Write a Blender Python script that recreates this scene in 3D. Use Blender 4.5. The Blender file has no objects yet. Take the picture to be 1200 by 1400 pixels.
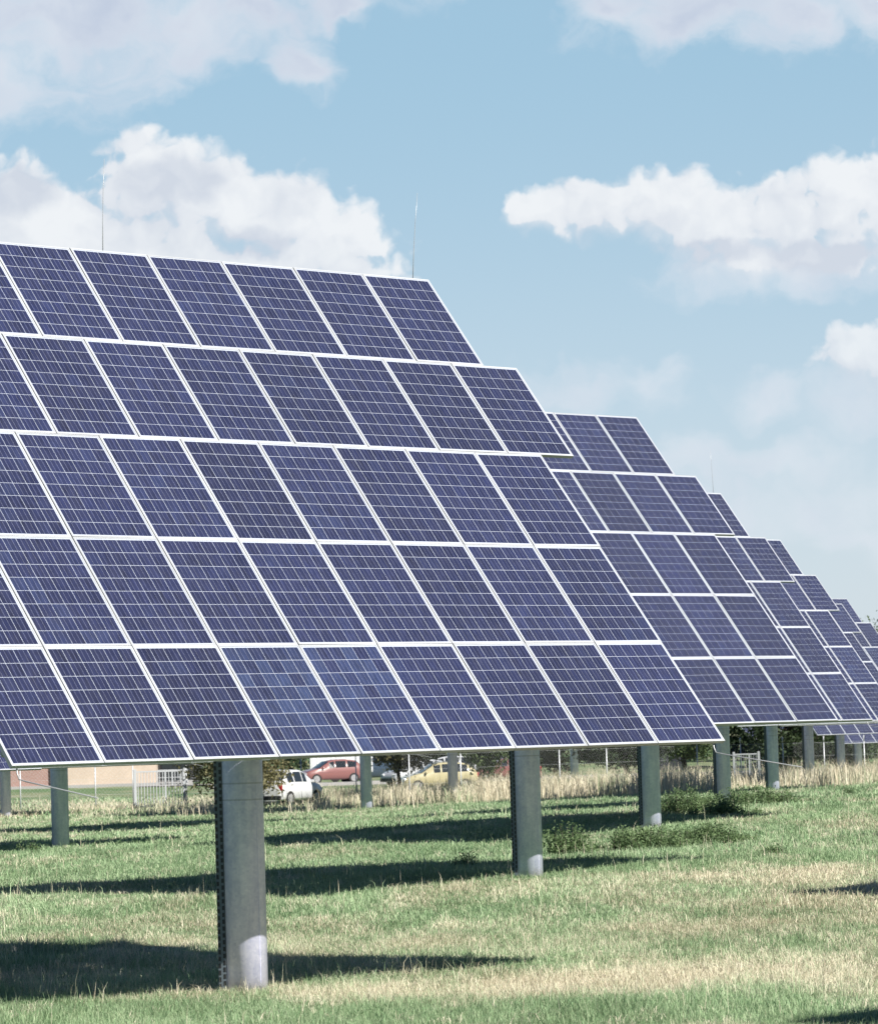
import bpy, bmesh, math, random
import numpy as np
from mathutils import Vector, Matrix, Euler

random.seed(7)
RNG = np.random.default_rng(11)
R = math.radians
scene = bpy.context.scene
COL = scene.collection

# ------------------------------------------------------------------ camera
CAM_Z = 2.5
FPX, PITCH, ROLL = 4995.8, 0.0590, -0.0294
fw = Vector((0, math.cos(PITCH), math.sin(PITCH)))
up0 = Vector((0, -math.sin(PITCH), math.cos(PITCH)))
rt0 = Vector((1, 0, 0))
rt = rt0 * math.cos(ROLL) + up0 * math.sin(ROLL)
upv = up0 * math.cos(ROLL) - rt0 * math.sin(ROLL)
cd = bpy.data.cameras.new('camera')
cam = bpy.data.objects.new('camera', cd)
COL.objects.link(cam)
m = Matrix.Identity(4)
for i in range(3):
    m[i][0], m[i][1], m[i][2] = rt[i], upv[i], -fw[i]
m.translation = (0, 0, CAM_Z)
cam.matrix_world = m
cd.sensor_fit = 'HORIZONTAL'
cd.sensor_width = 36.0
cd.lens = FPX / 1200 * 36.0
cd.clip_start = 0.5
cd.clip_end = 9000
cd.dof.use_dof = True
cd.dof.focus_distance = 46
cd.dof.aperture_fstop = 8.0
scene.camera = cam

def ray(px, py):
    v = rt * ((px - 600) / FPX) - upv * ((py - 700) / FPX) + fw
    return v
def at(px, D):
    """ground-plan point at distance D whose direction is that of photo column px (near the horizon)"""
    v = ray(px, 1040)
    return (v.x / v.y * D, D)

# ------------------------------------------------------------------ light
SUN_DIR = Vector((0.66, -0.75, 0)).normalized()
SUN_EL = R(40)
scene.view_settings.view_transform = 'Standard'
scene.view_settings.look = 'None'
scene.view_settings.gamma = 1.0
scene.view_settings.use_curve_mapping = False
scene.view_settings.exposure = 0.85
sl = bpy.data.lights.new('sun', 'SUN')
sl.energy = 5.0
sl.angle = R(0.5)
sl.color = (1.0, 0.955, 0.88)
so = bpy.data.objects.new('sun', sl)
COL.objects.link(so)
sv = Vector((SUN_DIR.x * math.cos(SUN_EL), SUN_DIR.y * math.cos(SUN_EL), math.sin(SUN_EL)))
so.rotation_euler = sv.to_track_quat('Z', 'Y').to_euler()
so.location = sv * 60

# ------------------------------------------------------------------ node helpers
class NT:
    def __init__(s, tree):
        s.t = tree; s.n = tree.nodes; s.l = tree.links
    def new(s, typ, **kw):
        n = s.n.new(typ)
        for k, v in kw.items(): setattr(n, k, v)
        return n
    def put(s, sock, v):
        if isinstance(v, bpy.types.NodeSocket): s.l.new(v, sock)
        elif isinstance(v, (tuple, list)) and len(v) == 3 and sock.type == 'RGBA': sock.default_value = (*v, 1)
        else: sock.default_value = v
    def m(s, op, a, b=0.0, c=0.0, clamp=False):
        n = s.n.new('ShaderNodeMath'); n.operation = op; n.use_clamp = clamp
        s.put(n.inputs[0], a); s.put(n.inputs[1], b)
        if op in ('MULTIPLY_ADD', 'SMOOTH_MIN', 'SMOOTH_MAX', 'COMPARE'): s.put(n.inputs[2], c)
        return n.outputs[0]
    def v(s, op, a, b=None):
        n = s.n.new('ShaderNodeVectorMath'); n.operation = op
        s.put(n.inputs[0], a)
        if b is not None: s.put(n.inputs[1], b)
        return n.outputs['Value'] if op in ('LENGTH', 'DOT_PRODUCT', 'DISTANCE') else n.outputs[0]
    def mix(s, f, a, b, blend='MIX'):
        n = s.n.new('ShaderNodeMix'); n.data_type = 'RGBA'; n.blend_type = blend; n.clamp_factor = True
        s.put(n.inputs[0], f); s.put(n.inputs[6], a); s.put(n.inputs[7], b)
        return n.outputs[2]
    def ss(s, x, a, b, lo=0.0, hi=1.0):
        n = s.n.new('ShaderNodeMapRange'); n.interpolation_type = 'SMOOTHSTEP'
        s.put(n.inputs[0], x); s.put(n.inputs[1], a); s.put(n.inputs[2], b); s.put(n.inputs[3], lo); s.put(n.inputs[4], hi)
        return n.outputs[0]
    def noise(s, vec, scale, detail=4, rough=0.55, dim='3D', dist=0.0):
        n = s.n.new('ShaderNodeTexNoise'); n.noise_dimensions = dim
        if vec is not None: s.put(n.inputs['Vector'], vec)
        n.inputs['Scale'].default_value = scale; n.inputs['Detail'].default_value = detail
        n.inputs['Roughness'].default_value = rough; n.inputs['Distortion'].default_value = dist
        return n.outputs['Fac']
    def xyz(s, v):
        n = s.n.new('ShaderNodeSeparateXYZ'); s.put(n.inputs[0], v); return n.outputs
    def comb(s, x, y, z):
        n = s.n.new('ShaderNodeCombineXYZ'); s.put(n.inputs[0], x); s.put(n.inputs[1], y); s.put(n.inputs[2], z); return n.outputs[0]

def srgb(r, g, b):
    return tuple(((c / 255) / 12.92 if c / 255 <= 0.04045 else (((c / 255) + 0.055) / 1.055) ** 2.4) for c in (r, g, b))

# ------------------------------------------------------------------ world: Nishita sky with procedural clouds (by direction)
SKY_STRENGTH = 0.07
world = bpy.data.worlds.new('World')
scene.world = world
world.use_nodes = True
wt = NT(world.node_tree)
wt.n.clear()
sky = wt.new('ShaderNodeTexSky', sky_type='NISHITA')
sky.sun_disc = False
sky.sun_elevation = SUN_EL
sky.sun_rotation = math.atan2(SUN_DIR.x, SUN_DIR.y)
sky.air_density = 1.0
sky.dust_density = 0.6
sky.ozone_density = 1.5
tc = wt.new('ShaderNodeTexCoord')
dx, dy, dz = wt.xyz(tc.outputs['Generated'])[:3]
K = FPX / 100.0
az = wt.m('MULTIPLY', wt.m('ARCTAN2', dx, dy), K)
el = wt.m('MULTIPLY', wt.m('ARCSINE', dz), K)
P = wt.comb(az, el, 0.0)
def ang(px, py):
    d = ray(px, py).normalized()
    return (math.atan2(d.x, d.y) * K, math.asin(d.z) * K, 0)
# (px, py, rx, ry) in photo pixels -> direction space
CRISP = [(10, 315, 120, 105), (95, 335, 140, 90), (190, 262, 72, 95), (245, 268, 80, 88), (310, 290, 95, 92), (385, 318, 95, 96), (460, 345, 82, 90), (200, 350, 230, 110), (400, 375, 170, 75),
         (735, 290, 60, 42), (815, 292, 90, 56), (905, 288, 92, 68), (985, 318, 130, 76), (1075, 310, 115, 84), (1150, 296, 95, 92), (1235, 300, 140, 110), (1090, 352, 200, 50),
         (1172, 486, 66, 50), (1235, 505, 100, 76)]
SOFT = [(60, 30, 330, 130), (240, 35, 150, 100), (340, 20, 130, 50), (460, 5, 110, 36), (0, 110, 210, 90), (415, 80, 70, 58), (230, -40, 420, 90),
        (830, 5, 110, 62), (950, 25, 170, 62), (1090, 25, 200, 82), (1230, 0, 210, 100), (1000, -60, 320, 110),
        (800, 532, 170, 52), (896, 522, 70, 44), (1160, 550, 120, 70), (1050, 540, 80, 45),
        (1060, 640, 150, 48), (960, 640, 110, 52), (1130, 690, 170, 75), (990, 700, 210, 60), (880, 640, 100, 55), (1190, 740, 120, 50), (1080, 360, 200, 50)]
def field(p, blobs):
    acc = None
    for (x, y, rx, ry) in blobs:
        c = ang(x, y)
        d = wt.v('LENGTH', wt.v('MULTIPLY', wt.v('SUBTRACT', p, c), (100.0 / rx, 100.0 / ry, 0)))
        s = wt.m('SUBTRACT', 1.0, d)
        acc = s if acc is None else wt.m('SMOOTH_MAX', acc, s, 0.15)
    return acc
def warp(p, scale, amt, det):
    n = wt.new('ShaderNodeTexNoise'); n.noise_dimensions = '2D'; wt.put(n.inputs['Vector'], p); n.inputs['Scale'].default_value = scale; n.inputs['Detail'].default_value = det
    return wt.v('ADD', p, wt.v('MULTIPLY', wt.v('SUBTRACT', n.outputs['Color'], (0.5, 0.5, 0.5)), (amt, amt, 0)))
PW = warp(P, 2.0, 0.36, 4)
PS = warp(P, 0.9, 1.3, 4)
def crisp(p, det):
    n1 = wt.noise(p, 1.5, det, 0.55, '2D')
    vo = wt.new('ShaderNodeTexVoronoi'); vo.voronoi_dimensions = '2D'; vo.inputs['Scale'].default_value = 3.0; vo.inputs['Detail'].default_value = 1.0 if det > 5 else 0.0
    wt.put(vo.inputs['Vector'], p)
    return wt.m('ADD', field(p, CRISP), wt.m('ADD', wt.m('MULTIPLY', wt.m('SUBTRACT', n1, 0.36), 0.62), wt.m('MULTIPLY', wt.m('SUBTRACT', 0.36, vo.outputs['Distance']), 0.24)))
c0 = crisp(PW, 7)
c1 = crisp(wt.v('ADD', PW, (0.10, 0.20, 0)), 3)
n2 = wt.noise(wt.v('MULTIPLY', PS, (0.7, 1.4, 1)), 0.9, 6, 0.58, '2D')
s0 = wt.m('ADD', field(PS, SOFT), wt.m('MULTIPLY', wt.m('SUBTRACT', n2, 0.48), 1.3))
n3 = wt.noise(PW, 0.8, 4, 0.55, '2D')
# heaped clouds: sharp towards their tops, melting away below
below = wt.ss(wt.m('SUBTRACT', c0, c1), 0.05, -0.30)
a_c = wt.ss(wt.m('SUBTRACT', c0, wt.m('MULTIPLY', below, 0.12)), 0.0, wt.m('ADD', 0.30, wt.m('MULTIPLY', below, 0.65)))
high = wt.ss(dz, 0.085, 0.14)
a_s = wt.m('MULTIPLY', wt.ss(s0, 0.0, wt.m('SUBTRACT', 1.15, wt.m('MULTIPLY', high, 0.25))), wt.m('ADD', 0.62, wt.m('MULTIPLY', high, 0.32)))
a_c = wt.m('MULTIPLY', a_c, wt.m('ADD', 0.80, wt.m('MULTIPLY', high, 0.2)))
t_c = wt.m('ADD', wt.m('MULTIPLY', wt.m('SUBTRACT', c0, c1), 0.9), 0.66, clamp=True)
t_c = wt.m('ADD', t_c, wt.m('MULTIPLY', wt.m('SUBTRACT', n3, 0.5), 1.5), clamp=True)
t_c = wt.m('MAXIMUM', t_c, wt.ss(c0, 0.30, 0.0, 0.0, 0.9))
t_c = wt.m('SUBTRACT', t_c, wt.m('MULTIPLY', wt.ss(field(PW, [(235, 245, 105, 40), (350, 330, 60, 30), (30, 260, 70, 40), (960, 345, 110, 26), (1120, 350, 110, 26)]), 0.0, 0.6), 0.75), clamp=True)
t_s = wt.m('ADD', wt.m('SUBTRACT', 1.0, wt.m('MULTIPLY', wt.m('MULTIPLY', wt.ss(s0, 0.0, 1.5), 1.0), wt.m('ADD', 0.25, wt.m('MULTIPLY', high, 0.75)))), wt.m('MULTIPLY', wt.m('SUBTRACT', n3, 0.5), 0.9), clamp=True)
EXPO = 2 ** scene.view_settings.exposure
def disp(r, g, b):
    return tuple(c / EXPO / SKY_STRENGTH for c in srgb(r, g, b))
col_c = wt.mix(t_c, disp(209, 217, 229), disp(239, 243, 247))
col_s = wt.mix(t_s, disp(197, 207, 225), disp(228, 234, 242))
side = wt.ss(wt.m('ABSOLUTE', az), 0.30 * K, 0.95 * K)          # sky darkened away from the view axis to cut ambient light
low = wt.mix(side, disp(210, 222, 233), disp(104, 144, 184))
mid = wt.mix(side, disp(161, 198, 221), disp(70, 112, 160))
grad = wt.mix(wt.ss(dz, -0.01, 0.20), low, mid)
grad = wt.mix(wt.ss(dz, 0.19, 0.45), grad, disp(34, 66, 116))  # upper sky darkened too, to weaken the ambient light
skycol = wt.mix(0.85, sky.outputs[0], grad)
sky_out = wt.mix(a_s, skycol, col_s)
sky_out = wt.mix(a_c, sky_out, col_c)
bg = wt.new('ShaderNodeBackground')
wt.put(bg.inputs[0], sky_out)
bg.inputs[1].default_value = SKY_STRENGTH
wo = wt.new('ShaderNodeOutputWorld')
wt.l.new(bg.outputs[0], wo.inputs[0])
world.cycles.sampling_method = 'MANUAL'
world.cycles.sample_map_resolution = 512

# ------------------------------------------------------------------ object helpers
def link(o, parent=None):
    COL.objects.link(o)
    if parent is not None: o.parent = parent
    return o
def tag(o, label=None, cat=None, group=None, kind=None):
    if label: o['label'] = label
    if cat: o['category'] = cat
    if group: o['group'] = group
    if kind: o['kind'] = kind
    return o
def empty(name, loc, rz=0):
    o = bpy.data.objects.new(name, None)
    o.empty_display_size = 0.3
    o.location = loc
    o.rotation_euler = (0, 0, rz)
    return link(o)
def np_mesh(name, V, F, mats, mi=None, smooth=False, attrs=None):
    """V (n,3); F: (m,k) array of equal sized faces, or list"""
    me = bpy.data.meshes.new(name)
    V = np.asarray(V, np.float32)
    F = np.asarray(F, np.int32)
    me.vertices.add(len(V)); me.vertices.foreach_set('co', V.ravel())
    k = F.shape[1]
    me.loops.add(F.size); me.loops.foreach_set('vertex_index', F.ravel())
    me.polygons.add(len(F)); me.polygons.foreach_set('loop_start', np.arange(0, F.size, k, dtype=np.int32))
    me.update(calc_edges=True)
    for mm in (mats if isinstance(mats, (list, tuple)) else [mats]): me.materials.append(mm)
    if mi is not None: me.polygons.foreach_set('material_index', np.asarray(mi, np.int32))
    if smooth: me.polygons.foreach_set('use_smooth', np.ones(len(F), bool))
    for an, av in (attrs or {}).items():
        at_ = me.attributes.new(an, 'FLOAT', 'POINT'); at_.data.foreach_set('value', np.asarray(av, np.float32))
    return me
class MB:
    """collects simple solids into one mesh"""
    def __init__(s): s.bm = bmesh.new(); s.mi = 0
    def _mark(s, before):
        for f in s.bm.faces:
            if f not in before: f.material_index = s.mi
    def box(s, c, size, rot=None, bev=0.0):
        n0 = len(s.bm.faces)
        r = bmesh.ops.create_cube(s.bm, size=1.0)
        M = Matrix.Translation(c) @ (rot.to_4x4() if rot else Matrix.Identity(4)) @ Matrix.Diagonal((*size, 1))
        bmesh.ops.transform(s.bm, matrix=M, verts=r['verts'])
        fs = list({f for v in r['verts'] for f in v.link_faces})
        for f in fs: f.material_index = s.mi
        if bev:
            es = list({e for v in r['verts'] for e in v.link_edges})
            bmesh.ops.bevel(s.bm, geom=es, offset=bev, segments=2, affect='EDGES', profile=0.5, material=-1)
    def tube(s, p0, p1, r0, r1=None, n=10, caps=True):
        p0, p1 = Vector(p0), Vector(p1); r1 = r0 if r1 is None else r1
        z = (p1 - p0).normalized(); x = z.orthogonal().normalized(); y = z.cross(x)
        a, b = [], []
        for i in range(n):
            t = 2 * math.pi * i / n; d = x * math.cos(t) + y * math.sin(t)
            a.append(s.bm.verts.new(p0 + d * r0)); b.append(s.bm.verts.new(p1 + d * r1))
        for i in range(n):
            f = s.bm.faces.new((a[i], a[(i + 1) % n], b[(i + 1) % n], b[i])); f.smooth = n > 6; f.material_index = s.mi
        if caps:
            f = s.bm.faces.new(a[::-1]); f.material_index = s.mi
            f = s.bm.faces.new(b); f.material_index = s.mi
    def poly(s, pts):
        f = s.bm.faces.new([s.bm.verts.new(p) for p in pts]); f.material_index = s.mi; return f
    def path(s, pts, rad, n=8):
        """one continuous tapered tube along a polyline"""
        pts = [Vector(p) for p in pts]; rings = []
        for i, p in enumerate(pts):
            z = (pts[min(i + 1, len(pts) - 1)] - pts[max(i - 1, 0)]).normalized()
            x = z.cross(Vector((0.31, 0.95, 0.05))).normalized(); y = z.cross(x)
            r = rad[i] if isinstance(rad, (list, tuple)) else rad
            rings.append([s.bm.verts.new(p + (x * math.cos(2 * math.pi * k / n) + y * math.sin(2 * math.pi * k / n)) * r) for k in range(n)])
        for a, b in zip(rings, rings[1:]):
            for k in range(n):
                f = s.bm.faces.new((a[k], a[(k + 1) % n], b[(k + 1) % n], b[k])); f.smooth = True; f.material_index = s.mi
        s.bm.faces.new(rings[0][::-1]).material_index = s.mi; s.bm.faces.new(rings[-1]).material_index = s.mi
    def mesh(s, name, mats):
        me = bpy.data.meshes.new(name)
        bmesh.ops.recalc_face_normals(s.bm, faces=s.bm.faces[:])
        s.bm.to_mesh(me); s.bm.free()
        for mm in (mats if isinstance(mats, (list, tuple)) else [mats]): me.materials.append(mm)
        return me
    def build(s, name, mats, parent=None, loc=(0, 0, 0), rot=(0, 0, 0)):
        o = bpy.data.objects.new(name, s.mesh(name, mats)); o.location = loc; o.rotation_euler = rot
        return link(o, parent)

# numpy value noise
def _hash(i, j, s):
    h = (i * 374761393 + j * 668265263 + s * 974634777) & 0xffffffff
    h = ((h ^ (h >> 13)) * 1274126177) & 0xffffffff
    return ((h ^ (h >> 16)) & 0xffff) / 65535.0
def vnoise(x, y, s=0):
    x = np.asarray(x, float); y = np.asarray(y, float)
    i = np.floor(x).astype(np.int64); j = np.floor(y).astype(np.int64)
    fx = x - i; fy = y - j; fx = fx * fx * (3 - 2 * fx); fy = fy * fy * (3 - 2 * fy)
    return (_hash(i, j, s) * (1 - fx) + _hash(i + 1, j, s) * fx) * (1 - fy) + (_hash(i, j + 1, s) * (1 - fx) + _hash(i + 1, j + 1, s) * fx) * fy
def fbm(x, y, s=0, o=4):
    a = 0; w = 0.5; tot = 0
    for k in range(o):
        a = a + w * vnoise(np.asarray(x) * 2 ** k + 17.3 * k, np.asarray(y) * 2 ** k - 9.1 * k, s + k); tot += w; w *= 0.5
    return a / tot

# ------------------------------------------------------------------ terrain
ANCH = np.array([(-2, 35.7, 0.02), (1.24, 56.8, 0.20), (4.3, 77.5, 0.27), (7.4, 98.8, 0.24), (10.9, 123, 0.05), (14.6, 147, -0.25), (18.5, 170, -0.60), (22, 193, -0.8),
                 (-9.2, 87, -0.10), (-6, 108, -0.2), (-2.9, 129, -0.30), (-0.3, 150, -0.5), (-16.6, 139, -0.42), (-12, 66, -0.1), (0, 10, 0), (0, 28, 0), (8, 30, 0.05), (-8, 45, -0.05),
                 (9, 52, 0.15), (14, 75, 0.25), (20, 100, 0.2), (0, 180, -0.72), (-30, 180, -0.7), (30, 180, -0.7), (0, 230, -0.85), (-40, 230, -0.8), (40, 230, -0.95),
                 (-80, 200, -0.8), (80, 200, -0.8), (0, 300, -0.8), (60, 300, -0.8), (-60, 300, -0.8), (-40, 40, -0.1), (40, 40, 0.1), (-40, 110, -0.3), (50, 120, 0.1), (0, -40, 0), (-4.5, 46.5, -0.12), (-0.8, 46.0, -0.06), (-6, 67, -0.10), (-1.0, 68, 0.0)])
TGT = ANCH[:, 2].copy()
def _kern(x, y):
    num = 0; den = 0
    for (ax, ay, a) in ANCH:
        d2 = (x - ax) ** 2 + (y - ay) ** 2
        w = np.exp(-d2 / (2 * 9.0 ** 2)) + 1e-5 / (1 + d2 / 400.0)
        num = num + w * a; den = den + w
    return num / den
for _ in range(60):                       # make the surface pass through every surveyed point
    ANCH[:, 2] += 0.6 * (TGT - _kern(ANCH[:, 0], ANCH[:, 1]))
def gz(x, y):
    x = np.asarray(x, float); y = np.asarray(y, float)
    far = np.clip((y - 320) / 300, 0, 1)
    return _kern(x, y) * (1 - far) + -0.8 * far + (fbm(x * 0.5, y * 0.5, 5, 3) - 0.5) * 0.10
def g(x, y): return float(gz(x, y))

def px_of(x, y, z):
    d = Vector((x, y, z - CAM_Z)); c = d.dot(fw)
    return 600 + FPX * d.dot(rt) / c, 700 - FPX * d.dot(upv) / c

def dryness(x, y):
    """0 green .. 1 straw, from ground position only"""
    x = np.asarray(x, float); y = np.asarray(y, float)
    d = 0.85 * fbm(x * 0.35, y * 0.14, 21, 4) + 1.35 * (fbm(x * 1.5, y * 0.55, 31, 4) - 0.5) - 0.24
    for (cx, cy, rx, ry, w) in DRY:
        d = d + w * np.exp(-(((x - cx) / rx) ** 2 + ((y - cy) / ry) ** 2))
    return np.clip(d, 0, 1)
DRY = [(0.6, 35.3, 3.4, 1.7, 0.58), (3.2, 36.6, 2.4, 2.6, 0.52), (3.6, 44.0, 3.0, 3.6, 0.38), (-2.6, 43.5, 2.4, 2.2, 0.16), (1.6, 31.0, 4.5, 1.6, -0.50), (-2.2, 30.5, 3.0, 1.6, -0.40), (0.0, 49, 3.6, 4.0, -0.20),
       (4.5, 54.5, 4.0, 1.6, 0.55), (-2.6, 45, 2.6, 3.2, 0.10), (4.5, 68, 7, 7.0, -0.40), (-5, 70, 8, 10, -0.25), (-1, 90, 12, 12, -0.30), (8, 62, 3, 3, 0.2), (12, 110, 14, 16, -0.25)]

# ------------------------------------------------------------------ materials
def mat(name):
    mm = bpy.data.materials.new(name); mm.use_nodes = True
    t = NT(mm.node_tree); b = t.n.get('Principled BSDF')
    return mm, t, b
def plain(name, col, rough=0.6, metal=0.0, var=0.12, scale=6.0, spec=0.5):
    mm, t, b = mat(name)
    tcn = t.new('ShaderNodeTexCoord')
    n = t.noise(tcn.outputs['Object'], scale, 5, 0.6)
    f = t.m('ADD', t.m('MULTIPLY', t.m('SUBTRACT', n, 0.5), 2 * var), 1.0)
    hs = t.new('ShaderNodeHueSaturation'); hs.inputs['Color'].default_value = (*col, 1); t.put(hs.inputs['Value'], f)
    t.put(b.inputs['Base Color'], hs.outputs[0])
    t.put(b.inputs['Roughness'], t.m('ADD', rough, t.m('MULTIPLY', t.m('SUBTRACT', n, 0.5), 0.2)))
    b.inputs['Metallic'].default_value = metal
    b.inputs['Specular IOR Level'].default_value = spec
    return mm

def make_cell_mat():
    mm, t, b = mat('photovoltaic_cells')
    uv = t.new('ShaderNodeUVMap').outputs[0]
    u, v, _ = t.xyz(uv)[:3]
    oi = t.new('ShaderNodeObjectInfo')
    cu = t.m('MULTIPLY', u, 6.0); cv = t.m('MULTIPLY', v, 8.0)
    fu = t.m('FRACT', cu); fv = t.m('FRACT', cv)
    iu = t.m('FLOOR', cu); iv = t.m('FLOOR', cv)
    gu = t.m('ABSOLUTE', t.m('SUBTRACT', fu, 0.5)); gv = t.m('ABSOLUTE', t.m('SUBTRACT', fv, 0.5))
    gap = t.m('MAXIMUM', t.m('GREATER_THAN', gu, 0.488), t.m('GREATER_THAN', gv, 0.488))
    out = t.m('MAXIMUM', t.m('GREATER_THAN', t.m('ABSOLUTE', t.m('SUBTRACT', u, 0.5)), 0.5), t.m('GREATER_THAN', t.m('ABSOLUTE', t.m('SUBTRACT', v, 0.5)), 0.5))
    # two busbars a cell
    bb = t.m('LESS_THAN', t.m('ABSOLUTE', t.m('SUBTRACT', t.m('ABSOLUTE', t.m('SUBTRACT', fu, 0.5)), 0.17)), 0.011)
    seed = t.m('MULTIPLY', oi.outputs['Random'], 91.7)
    wn = t.new('ShaderNodeTexWhiteNoise'); wn.noise_dimensions = '3D'
    t.put(wn.inputs['Vector'], t.comb(iu, iv, seed))
    cr = wn.outputs['Value']
    st = t.noise(t.comb(t.m('MULTIPLY', cu, 9.0), t.m('ADD', t.m('MULTIPLY', cv, 0.7), t.m('MULTIPLY', cr, 37.0)), seed), 1.0, 4, 0.65)
    grain = t.noise(t.comb(t.m('MULTIPLY', cu, 5.0), t.m('MULTIPLY', cv, 3.0), t.m('ADD', seed, t.m('MULTIPLY', cr, 9.0))), 1.0, 3, 0.5)
    atn = t.new('ShaderNodeAttribute'); atn.attribute_type = 'OBJECT'; atn.attribute_name = 'tint'
    tint = atn.outputs['Fac']
    val = t.m('ADD', 0.70, t.m('MULTIPLY', cr, 0.20))
    val = t.m('ADD', val, t.m('MULTIPLY', t.m('SUBTRACT', st, 0.5), 1.9))
    val = t.m('ADD', val, t.m('MULTIPLY', t.m('SUBTRACT', grain, 0.5), 0.5))
    val = t.m('MULTIPLY', val, t.m('ADD', 0.84, t.m('MULTIPLY', oi.outputs['Random'], 0.34)))
    val = t.m('MAXIMUM', val, 0.15)
    base = t.mix(t.m('ADD', t.m('MULTIPLY', t.m('SUBTRACT', cr, 0.85), 0.8), tint, clamp=True), CELL_A, CELL_B)
    hs = t.new('ShaderNodeHueSaturation'); t.put(hs.inputs['Color'], base); t.put(hs.inputs['Value'], val)
    c = t.mix(t.m('MULTIPLY', bb, 0.55), hs.outputs[0], (0.22, 0.24, 0.34))
    c = t.mix(t.m('MULTIPLY', t.m('MAXIMUM', gap, out), 0.95), c, (0.46, 0.50, 0.58))
    # a little dust towards the lower frame of each module
    dust = t.m('MULTIPLY', t.noise(t.comb(t.m('MULTIPLY', u, 4.0), t.m('MULTIPLY', v, 5.0), seed), 1.6, 5, 0.6), 0.07)
    c = t.mix(dust, c, (0.30, 0.28, 0.26))
    t.put(b.inputs['Base Color'], c)
    b.inputs['Roughness'].default_value = 0.32
    b.inputs['Specular IOR Level'].default_value = 0.35
    b.inputs['Coat Weight'].default_value = 0.6
    b.inputs['Coat Roughness'].default_value = 0.12
    return mm
CELL_A = (0.0145, 0.0195, 0.064)
CELL_B = (0.028, 0.045, 0.108)
M = {}
M['cell'] = make_cell_mat()
M['frame'] = plain('anodised_frame', (0.39, 0.405, 0.425), 0.38, 0.0, 0.05, 3.0)
_t = NT(M['frame'].node_tree); _b = _t.n['Principled BSDF']; _src = _b.inputs['Base Color'].links[0].from_socket
_oi = _t.new('ShaderNodeObjectInfo')
_hs = _t.new('ShaderNodeHueSaturation'); _t.put(_hs.inputs['Color'], _src); _t.put(_hs.inputs['Value'], _t.m('ADD', 0.84, _t.m('MULTIPLY', _oi.outputs['Random'], 0.24)))
_t.put(_b.inputs['Base Color'], _hs.outputs[0])
M['back'] = plain('white_backsheet', (0.62, 0.62, 0.60), 0.6, 0, 0.05)
M['rail'] = plain('mounting_rail', (0.34, 0.35, 0.36), 0.45, 0.4, 0.1, 4)
M['dark'] = plain('black_plastic', (0.02, 0.021, 0.023), 0.5, 0, 0.2)
M['tray'] = plain('tray_steel', (0.13, 0.16, 0.185), 0.5, 0.2, 0.1)
M['box'] = plain('grey_enclosure', (0.42, 0.44, 0.44), 0.5, 0, 0.06)
M['rod'] = plain('bright_rod', (0.40, 0.41, 0.42), 0.35, 0.3, 0.05)

def make_pole_mat():
    mm, t, b = mat('galvanised_steel')
    tcn = t.new('ShaderNodeTexCoord'); o = tcn.outputs['Object']
    n1 = t.noise(o, 5.0, 6, 0.65); n2 = t.noise(t.v('MULTIPLY', o, (14, 14, 1.2)), 1.0, 5, 0.6)
    vor = t.new('ShaderNodeTexVoronoi'); vor.inputs['Scale'].default_value = 38; t.put(vor.inputs['Vector'], o)
    sp = t.xyz(vor.outputs['Color'])[0]
    f = t.m('ADD', t.m('ADD', t.m('MULTIPLY', t.ss(n1, 0.25, 0.75), 0.40), t.m('MULTIPLY', t.ss(n2, 0.25, 0.75), 0.35)), t.m('MULTIPLY', sp, 0.25))
    c = t.mix(f, (0.43, 0.465, 0.68), (0.86, 0.86, 1.0))
    z = t.xyz(o)[2]
    # weld seams and rust wash at the foot
    for zz in (1.86, 2.02):
        c = t.mix(t.m('MULTIPLY', t.m('LESS_THAN', t.m('ABSOLUTE', t.m('SUBTRACT', z, zz)), 0.008), 0.32), c, (0.06, 0.075, 0.09))
    c = t.mix(t.m('MULTIPLY', t.ss(t.m('ADD', z, t.m('MULTIPLY', n1, 0.25)), 0.30, 0.10), 0.45), c, (0.36, 0.30, 0.22))
    t.put(b.inputs['Base Color'], c)
    b.inputs['Metallic'].default_value = 0.12
    t.put(b.inputs['Roughness'], t.m('ADD', 0.34, t.m('MULTIPLY', n1, 0.25)))
    return mm
M['pole'] = make_pole_mat()

def foliage(name, dark, light, trans=0.35, scale=1.2, rough=0.6):
    mm, t, b = mat(name)
    geo = t.new('ShaderNodeNewGeometry')
    n = t.noise(geo.outputs['Position'], scale, 3, 0.6)
    atn = t.new('ShaderNodeAttribute'); atn.attribute_name = 'rnd'
    f = t.m('ADD', t.m('MULTIPLY', atn.outputs['Fac'], 0.7), t.m('MULTIPLY', t.ss(n, 0.35, 0.65), 0.3), clamp=True)
    c = t.mix(f, dark, light)
    t.put(b.inputs['Base Color'], c)
    b.inputs['Roughness'].default_value = rough
    b.inputs['Specular IOR Level'].default_value = 0.25
    tr = t.new('ShaderNodeBsdfTranslucent'); t.put(tr.inputs[0], c)
    mx = t.new('ShaderNodeMixShader'); mx.inputs[0].default_value = trans
    t.l.new(b.outputs[0], mx.inputs[1]); t.l.new(tr.outputs[0], mx.inputs[2])
    t.l.new(mx.outputs[0], t.n['Material Output'].inputs[0])
    return mm
GREEN_D, GREEN_L = (0.090, 0.190, 0.080), (0.33, 0.50, 0.26)
STRAW_D, STRAW_L = (0.50, 0.42, 0.30), (0.90, 0.81, 0.65)
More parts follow.
